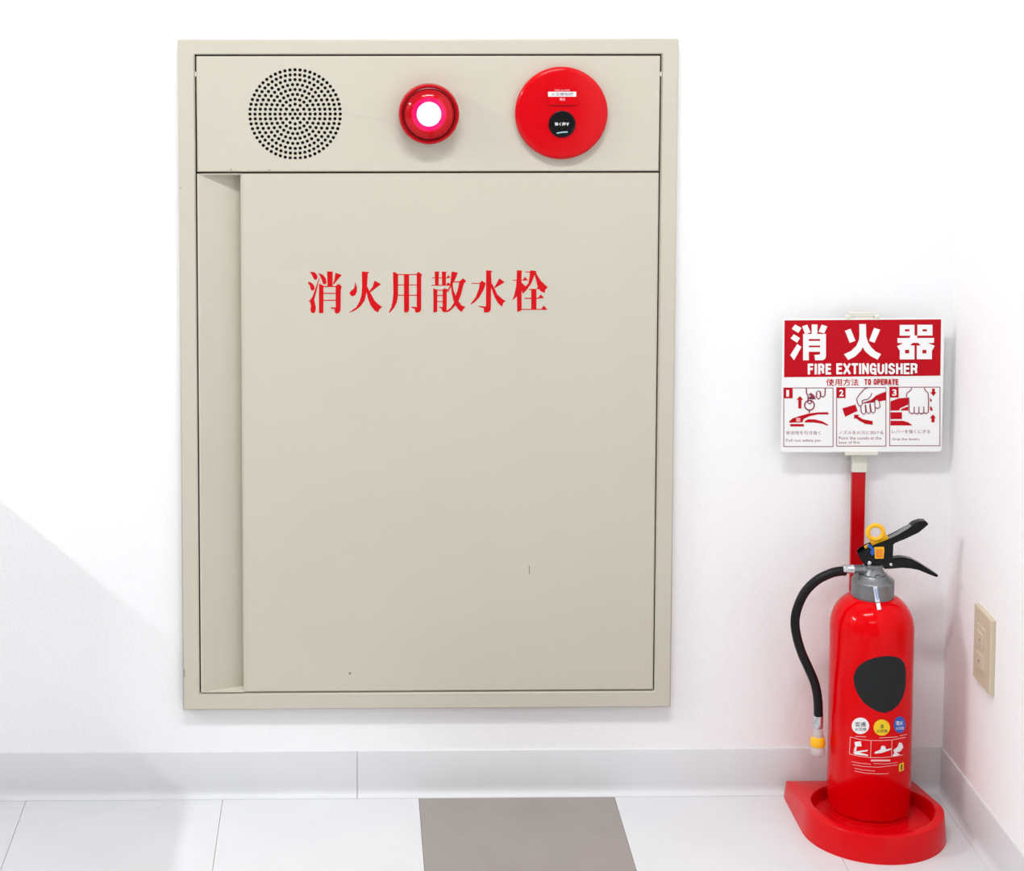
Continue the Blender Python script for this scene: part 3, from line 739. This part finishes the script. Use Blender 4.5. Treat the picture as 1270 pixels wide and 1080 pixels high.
# ------------------------------------------------------------------ fire extinguisher
R = (at(1130, 800, y=YC).x-at(1028, 800, y=YC).x)/2*0.997
pc = lambda px, py: at(px, py, y=YC)
ex = ecx
zb_ = 0.0200
zsh = pc(1078, 777).z; zcol = pc(1078, 739).z+0.002
ext = thing('fire_extinguisher', 'red cylinder fire extinguisher with black hose standing in the red tray', 'fire extinguisher', (ex, YC, zb_))
C0 = (ex, YC, 0)
prof = [(0, zb_), (R*0.95, zb_), (R*0.975, zb_+0.002), (R*0.985, zb_+0.008), (R*0.985, zb_+0.012), (R, zb_+0.016), (R, zsh)]
for i in range(1, 11):
    a = i*math.pi/2/10; prof.append((0.022+(R-0.022)*math.cos(a), zsh+(zcol-zsh)*math.sin(a)))
prof.append((0, zcol))
prof = [(r, h) for r, h in prof]
obj('cylinder', lathe(prof, C0, 'z', 96), 'red_enamel', ext, True)
# collar and valve
zk = Z(1040, 630, 7.714)
def K(a, b_, y=YC): p = zk([(a, b_)])[0]; return at(p[0], p[1], y=y)
kx = ex
zc0 = zcol-0.006; zc1 = K(300, 700).z; zc2 = K(300, 640).z
rk = 0.0305
b = bmesh.new()
zc1 = K(300, 678).z; zc2 = K(300, 632).z
obj('screw_collar', lathe([(0, zc0), (rk-0.001, zc0), (rk, zc0+0.002), (rk, zc0+0.006), (rk+0.0008, zc0+0.0068), (rk+0.0008, zc1-0.001), (rk-0.0012, zc1+0.0012), (0.025, zc1+0.0030), (0.0205, zc2+0.001), (0.016, zc2+0.0015), (0, zc2+0.0015)], C0, 'z', 40), 'grey', ext, True)
zv = K(300, 560).z
b = lathe([(0.0175, zc2), (0.0150, zc2+0.006), (0.0125, zc2+0.010), (0.0125, zv), (0.0145, zv+0.001), (0.0145, zv+0.005), (0, zv+0.005)], (kx+0.001, YC, 0), 'z', 32)
b2_ = K(345, 640)
lathe([(0.0055, 0), (0.0055, 0.018), (0.0045, 0.020), (0, 0.020)], (b2_.x, YC-0.001, b2_.z+0.001), 'y', 20, bm=b)
vb = obj('valve_body', b, 'grey', ext, True)
oy = K(200, 585)
b = lathe([(0, -0.001), (0.0068, -0.001), (0.0068, 0.012), (0.0085, 0.014), (0.0085, 0.018), (0.0095, 0.02), (0.0095, kx-oy.x+0.004)], (K(150, 585).x, YC, oy.z), 'x', 8)
obj('hose_outlet', b, 'grey', vb)
b = lathe([(0, 0), (0.0072, 0), (0.0072, 0.004), (0.0062, 0.005), (0.0062, 0.013), (0.0068, 0.014), (0.0068, 0.0165), (0, 0.0165)], (K(38, 588).x, YC, oy.z), 'x', 24)
# bracket and levers
HW = 0.0085
def kp(pts, y=YC): return [(K(a, b_, y).x, K(a, b_, y).z) for a, b_ in pts]
yf = YC-HW
def side(pts, y0, y1, bev=0.0008): return prism(kp(pts, yf), y0, y1, bev)
top_poly = [(200, 440), (215, 420), (290, 375), (480, 300), (560, 262), (660, 205), (735, 150), (790, 132), (840, 130), (862, 150), (850, 168), (770, 235), (650, 290), (545, 335), (526, 350), (520, 465), (515, 560), (440, 566), (290, 575), (250, 545), (222, 500)]
b = side(top_poly, yf, yf+0.0022)
lev = obj('carry_handle', b, 'blackp', ext)
cheek = [q_ for q_ in top_poly if not (q_[0] > 700 and q_[1] < 200)]
b = prism(kp(cheek, yf), yf+2*HW-0.0022, yf+2*HW, 0.0006)
obj('handle_cheek', b, 'blackp', lev)
# channel top of the handle (lies between the cheeks, its upper face reads grey)
def strip(pts, th, y0, y1, bm=None):
    """bar following xz points with thickness th, spanning y0..y1"""
    o_ = ribbon([(x, z_, th) for x, z_ in pts]); return prism(o_, y0, y1, 0.0, bm)
gt = kp([(470, 292), (560, 248), (650, 190), (725, 140)], YC)
obj('handle_top', strip(gt, 0.0016, yf+0.0015, yf+2*HW-0.0015), 'steelgrey', lev)
gt2 = kp([(722, 142), (765, 126), (800, 124), (840, 132), (862, 150)], YC)
obj('handle_tip', prism(kp([(700, 172), (735, 148), (790, 131), (838, 130), (860, 150), (848, 166), (780, 222), (740, 240)], yf), yf+0.0018, yf+2*HW-0.001, 0.0014), 'blackp', lev)
gb = kp([(235, 430), (300, 385), (380, 340), (460, 305)], YC)
obj('handle_bridge', strip(gb, 0.0016, yf+0.0015, yf+2*HW-0.0015), 'blackp', lev)
low_poly = [(430, 500), (520, 470), (580, 460), (640, 466), (700, 482), (780, 525), (880, 588), (942, 630), (940, 642), (925, 648), (860, 622), (760, 582), (680, 566), (600, 560), (500, 568), (430, 570)]
obj('squeeze_lever', prism(kp(low_poly, YC), YC-0.0068, YC+0.0068, 0.0014), 'blackp', ext)
for (a, b_, r) in ((295, 527, 0.0031), (500, 540, 0.0026)):
    p = K(a, b_, yf)
    obj('rivet', lathe([(r, -0.001), (r, 0.0006), (r*0.7, 0.0016), (0, 0.002)], (p.x, yf, p.z), 'y', 20), 'steel', lev, True)
# yellow safety pin
p = K(350, 228)
b = bmesh.new(); n = 36; mm = 14
rings = []
for i in range(n):
    a = 2*math.pi*i/n; rg = []
    for j in range(mm):
        t = 2*math.pi*j/mm; rr = 0.0112+0.0035*math.cos(t)
        rg.append(b.verts.new((p.x+rr*math.cos(a)*1.02, YC-0.002+0.0028*math.sin(t), p.z+rr*math.sin(a)*0.95)))
    rings.append(rg)
for i in range(n):
    A, B = rings[i], rings[(i+1) % n]
    for j in range(mm): b.faces.new((A[j], A[(j+1) % mm], B[(j+1) % mm], B[j]))
pin = obj('safety_pin', b, 'yellow', ext, True)
yp = YC-0.0035
def kpy(pts, y): return [(K(a, b_, y).x, K(a, b_, y).z) for a, b_ in pts]
obj('pin_web', prism(kpy([(300, 320), (400, 290), (440, 230), (480, 280), (490, 310), (350, 385), (330, 372)], yp), yp, yp+0.005, 0.0008), 'yellow', pin)
obj('pin_foot', prism(kpy([(248, 372), (290, 350), (300, 380), (262, 405)], yp), yp, yp+0.004, 0.0006), 'yellow', pin)
yy = yf-0.0026
seal = obj('pin_seal', prism(kpy([(345, 378), (436, 374), (440, 400), (432, 484), (350, 486)], yy), yy, yy+0.0028, 0.0006), 'yellow', ext)
ko = onplane(yy-0.0002)
printed('seal_print', [zk(rect(362, 396, 420, 470))], 'orange', seal, ko)
printed('seal_marks', [zk(rect(372, 410+k*18, 412, 416+k*18)) for k in range(3)], 'yellow', seal, onplane(yy-0.0004))
obj('blue_band', prism(kpy([(270, 360), (300, 345), (345, 395), (345, 440), (318, 455), (300, 420), (318, 400)], yf-0.001), yf-0.0012, yf, 0.0), 'bprint', ext)
# paper tag hanging over the collar
tg = mat('paper_tag', srgb(225, 232, 242), 0.5)
yt = YC-rk-0.0015
b = prism(kpy([(330, 752), (368, 748), (392, 900), (352, 902)], yt), yt-0.0005, yt)
yt2 = YC-0.046
def onslope(a, b_, y): q_ = K(a, b_, y); return q_
b3 = bmesh.new()
tagp = [((330, 752), yt-0.0012), ((368, 748), yt-0.0012), ((386, 862), yt-0.0012), ((346, 866), yt-0.0012)]
def quadstrip(rows, th, b_):
    prev = None
    L = []
    for (l, r, y) in rows:
        L.append((K(*l, y), K(*r, y)))
    fr = [[b_.verts.new(v) for v in pr] for pr in L]; bk = [[b_.verts.new(v+Vector((0, th, 0))) for v in pr] for pr in L]
    for i in range(len(fr)-1):
        b_.faces.new((fr[i][0], fr[i][1], fr[i+1][1], fr[i+1][0])); b_.faces.new((bk[i][0], bk[i+1][0], bk[i+1][1], bk[i][1]))
        for s in (0, 1): b_.faces.new((fr[i][s], fr[i+1][s], bk[i+1][s], bk[i][s]))
    b_.faces.new((fr[0][0], bk[0][0], bk[0][1], fr[0][1])); b_.faces.new((fr[-1][0], fr[-1][1], bk[-1][1], bk[-1][0]))
b.free(); b = bmesh.new()
quadstrip([((330, 752), (368, 748), yt-0.001), ((346, 850), (384, 846), yt-0.002), ((354, 902), (394, 896), yt-0.0045)], 0.0005, b)
quadstrip([((360, 912), (396, 906), yt-0.006), ((372, 975), (408, 970), yt-0.0125)], 0.0005, b)
tag = obj('paper_tag', b, tg, ext)
printed('tag_print', [zk([(346, 770), (352, 769), (376, 880), (370, 882)]), zk([(366, 775), (370, 774), (386, 870), (382, 872)])], 'bprint', tag, onplane(yt-0.006))

# hose
h6 = Z(960, 630, 4.696); h7 = Z(960, 780, 3.6)
hp = h6([(415, 366), (380, 368), (330, 380), (250, 420), (180, 490), (137, 580), (122, 660), (132, 745), (160, 840)])+h7([(151, 168), (181, 240), (195, 310), (198, 385)])
hy = lambda i, n: YC + 0.0*i
path = catmull([at(a, b_, y=YC-0.004*math.sin(math.pi*i/14)) for i, (a, b_) in enumerate(hp)], 8)
hose = obj('hose', tube(path, 0.0068, 20), 'rubber', ext, True)
bF = lathe([(0, 0), (0.0072, 0), (0.0072, 0.004), (0.0062, 0.005), (0.0062, 0.013), (0.0068, 0.014), (0.0068, 0.0165), (0, 0.0165)], (K(38, 588).x, YC, oy.z), 'x', 24)
obj('upper_ferrule', bF, 'steel', hose, True)
f0 = at(1014.8, 885, y=YC); f1 = at(1014.8, 902, y=YC)
obj('lower_ferrule', lathe([(0, f1.z), (0.0070, f1.z), (0.0074, f1.z+0.001), (0.0074, f0.z-0.001), (0.0070, f0.z), (0, f0.z)], (f0.x, YC, 0), 'z', 28), 'steel', hose, True)
nb = at(1014.5, 937, y=YC).z; L = f1.z-nb
noz = obj('nozzle', lathe([(0, f1.z), (0.0064, f1.z), (0.0075, f1.z-L*0.2), (0.0098, f1.z-L*0.48), (0.0112, f1.z-L*0.75), (0.0108, f1.z-L*0.9), (0.0085, nb+0.001), (0.006, nb), (0, nb)], (f0.x, YC, 0), 'z', 32), 'clearp', ext, True)
obj('nozzle_band', lathe([(0.0086, f1.z-L*0.30), (0.0099, f1.z-L*0.34), (0.0111, f1.z-L*0.46), (0.0115, f1.z-L*0.60), (0.0109, f1.z-L*0.64)], (f0.x, YC, 0), 'z', 32), 'yellow', noz, True)

# print on the cylinder
def oncyl(off=0.0003):
    rr = R+off
    def fn(px, py):
        d = ray(px, py); o_ = CAM
        ox, oy_ = o_.x-ex, o_.y-YC
        A = d.x**2+d.y**2; B = 2*(ox*d.x+oy_*d.y); C_ = ox*ox+oy_*oy_-rr*rr
        D = B*B-4*A*C_
        t = (-B-math.sqrt(max(D, 0)))/(2*A)
        return o_+t*d
    return fn
y1_, y2_, y3_ = oncyl(0.0003), oncyl(0.0005), oncyl(0.0007)
e2 = Z(1040, 790, 6.0)
blob = e2([(110, 310), (118, 268), (140, 225), (180, 190), (220, 170), (265, 155), (320, 145), (370, 140), (420, 145), (460, 160), (488, 190), (500, 230), (503, 280), (501, 340), (494, 400), (475, 455), (445, 505), (400, 545), (345, 565), (295, 555), (240, 528), (185, 485), (145, 430), (120, 370)])
printed('black_oval', [blob], 'patch', ext, y1_, 2.5)  # black oval added as a mask over the cylinder print
for (c_, r_, m_, t1, tm) in (((163, 660), (65, 61), 'wprint', '普通', 'kprint'), ((322, 673), (61, 60), 'yprint', '油', 'kprint'), ((455, 652), (44, 62), 'bprint', '電気', 'wprint')):
    o = printed('class_sticker', [e2(ell(c_[0], c_[1], r_[0], r_[1]))], m_, ext, y1_, 2.0)
    a0 = e2([(c_[0]-r_[0]*(0.62 if len(t1) > 1 else 0.2), c_[1]-28)])[0]; a1 = e2([(c_[0]+r_[0]*(0.62 if len(t1) > 1 else 0.2), c_[1]+5)])[0]
    b0 = e2([(c_[0]-r_[0]*0.65, c_[1]+14)])[0]; b1_ = e2([(c_[0]+r_[0]*0.65, c_[1]+38)])[0]
    printed('sticker_lettering', merge(text2d(t1, a0[0], a0[1], a1[0], a1[1], 0.01), text2d('火災用', b0[0], b0[1], b1_[0], b1_[1], 0.01)), tm, o, y2_, 2.0)
wp = mat('white_cylinder_print', srgb(244, 190, 190), 0.4)
fl = [line(e2(q), 0.7) for q in ([(88, 742), (160, 762), (240, 770), (330, 770), (400, 765), (500, 745)], [(80, 868), (160, 888), (240, 896), (330, 896), (395, 890), (480, 876)],
      [(88, 742), (80, 868)], [(242, 770), (238, 896)], [(398, 765), (393, 890)], [(125, 738), (205, 742)], [(305, 750), (440, 742)], [(455, 735), (510, 722)])]
printed('picture_frame', fl, wp, ext, y1_, 2.0)
pic = [e2(q) for q in ([(118, 780), (165, 775), (172, 812), (125, 815)], [(110, 855), (140, 848), (218, 838), (215, 850), (150, 858), (220, 875), (218, 885), (120, 872)], [(112, 848), (122, 815), (136, 818), (130, 850)],
       [(268, 855), (310, 838), (320, 808), (345, 810), (355, 835), (395, 826), (390, 838), (320, 862), (270, 868)],
       [(408, 840), (440, 815), (450, 785), (470, 785), (482, 820), (460, 850), (430, 858), (458, 872), (425, 888), (398, 884), (415, 862)])]
printed('picture_shapes', pic, 'wprint', ext, y1_, 2.0)
tl_ = [line(e2([(240, 918), (385, 918)]), 2.2)]
printed('instruction_heading', tl_, wp, ext, y1_, 2.0)
txt = [line(e2(q), 0.55) for q in ([(95, 925), (160, 938), (240, 946)], [(105, 948), (180, 962), (300, 968), (440, 950)], [(260, 940), (350, 944), (440, 932)],
       [(118, 975), (180, 988), (270, 996)], [(118, 995), (200, 1012), (300, 1018), (372, 1016)])]
printed('instruction_text', txt, wp, ext, y1_, 2.0)
ys = printed('yellow_sticker', [e2([(450, 945), (485, 930), (485, 990), (450, 1002)])], 'yprint', ext, y1_, 2.0)
printed('yellow_sticker_mark', [e2([(464, 948), (474, 945), (474, 985), (464, 990)])], 'kprint', ys, y2_, 2.0)
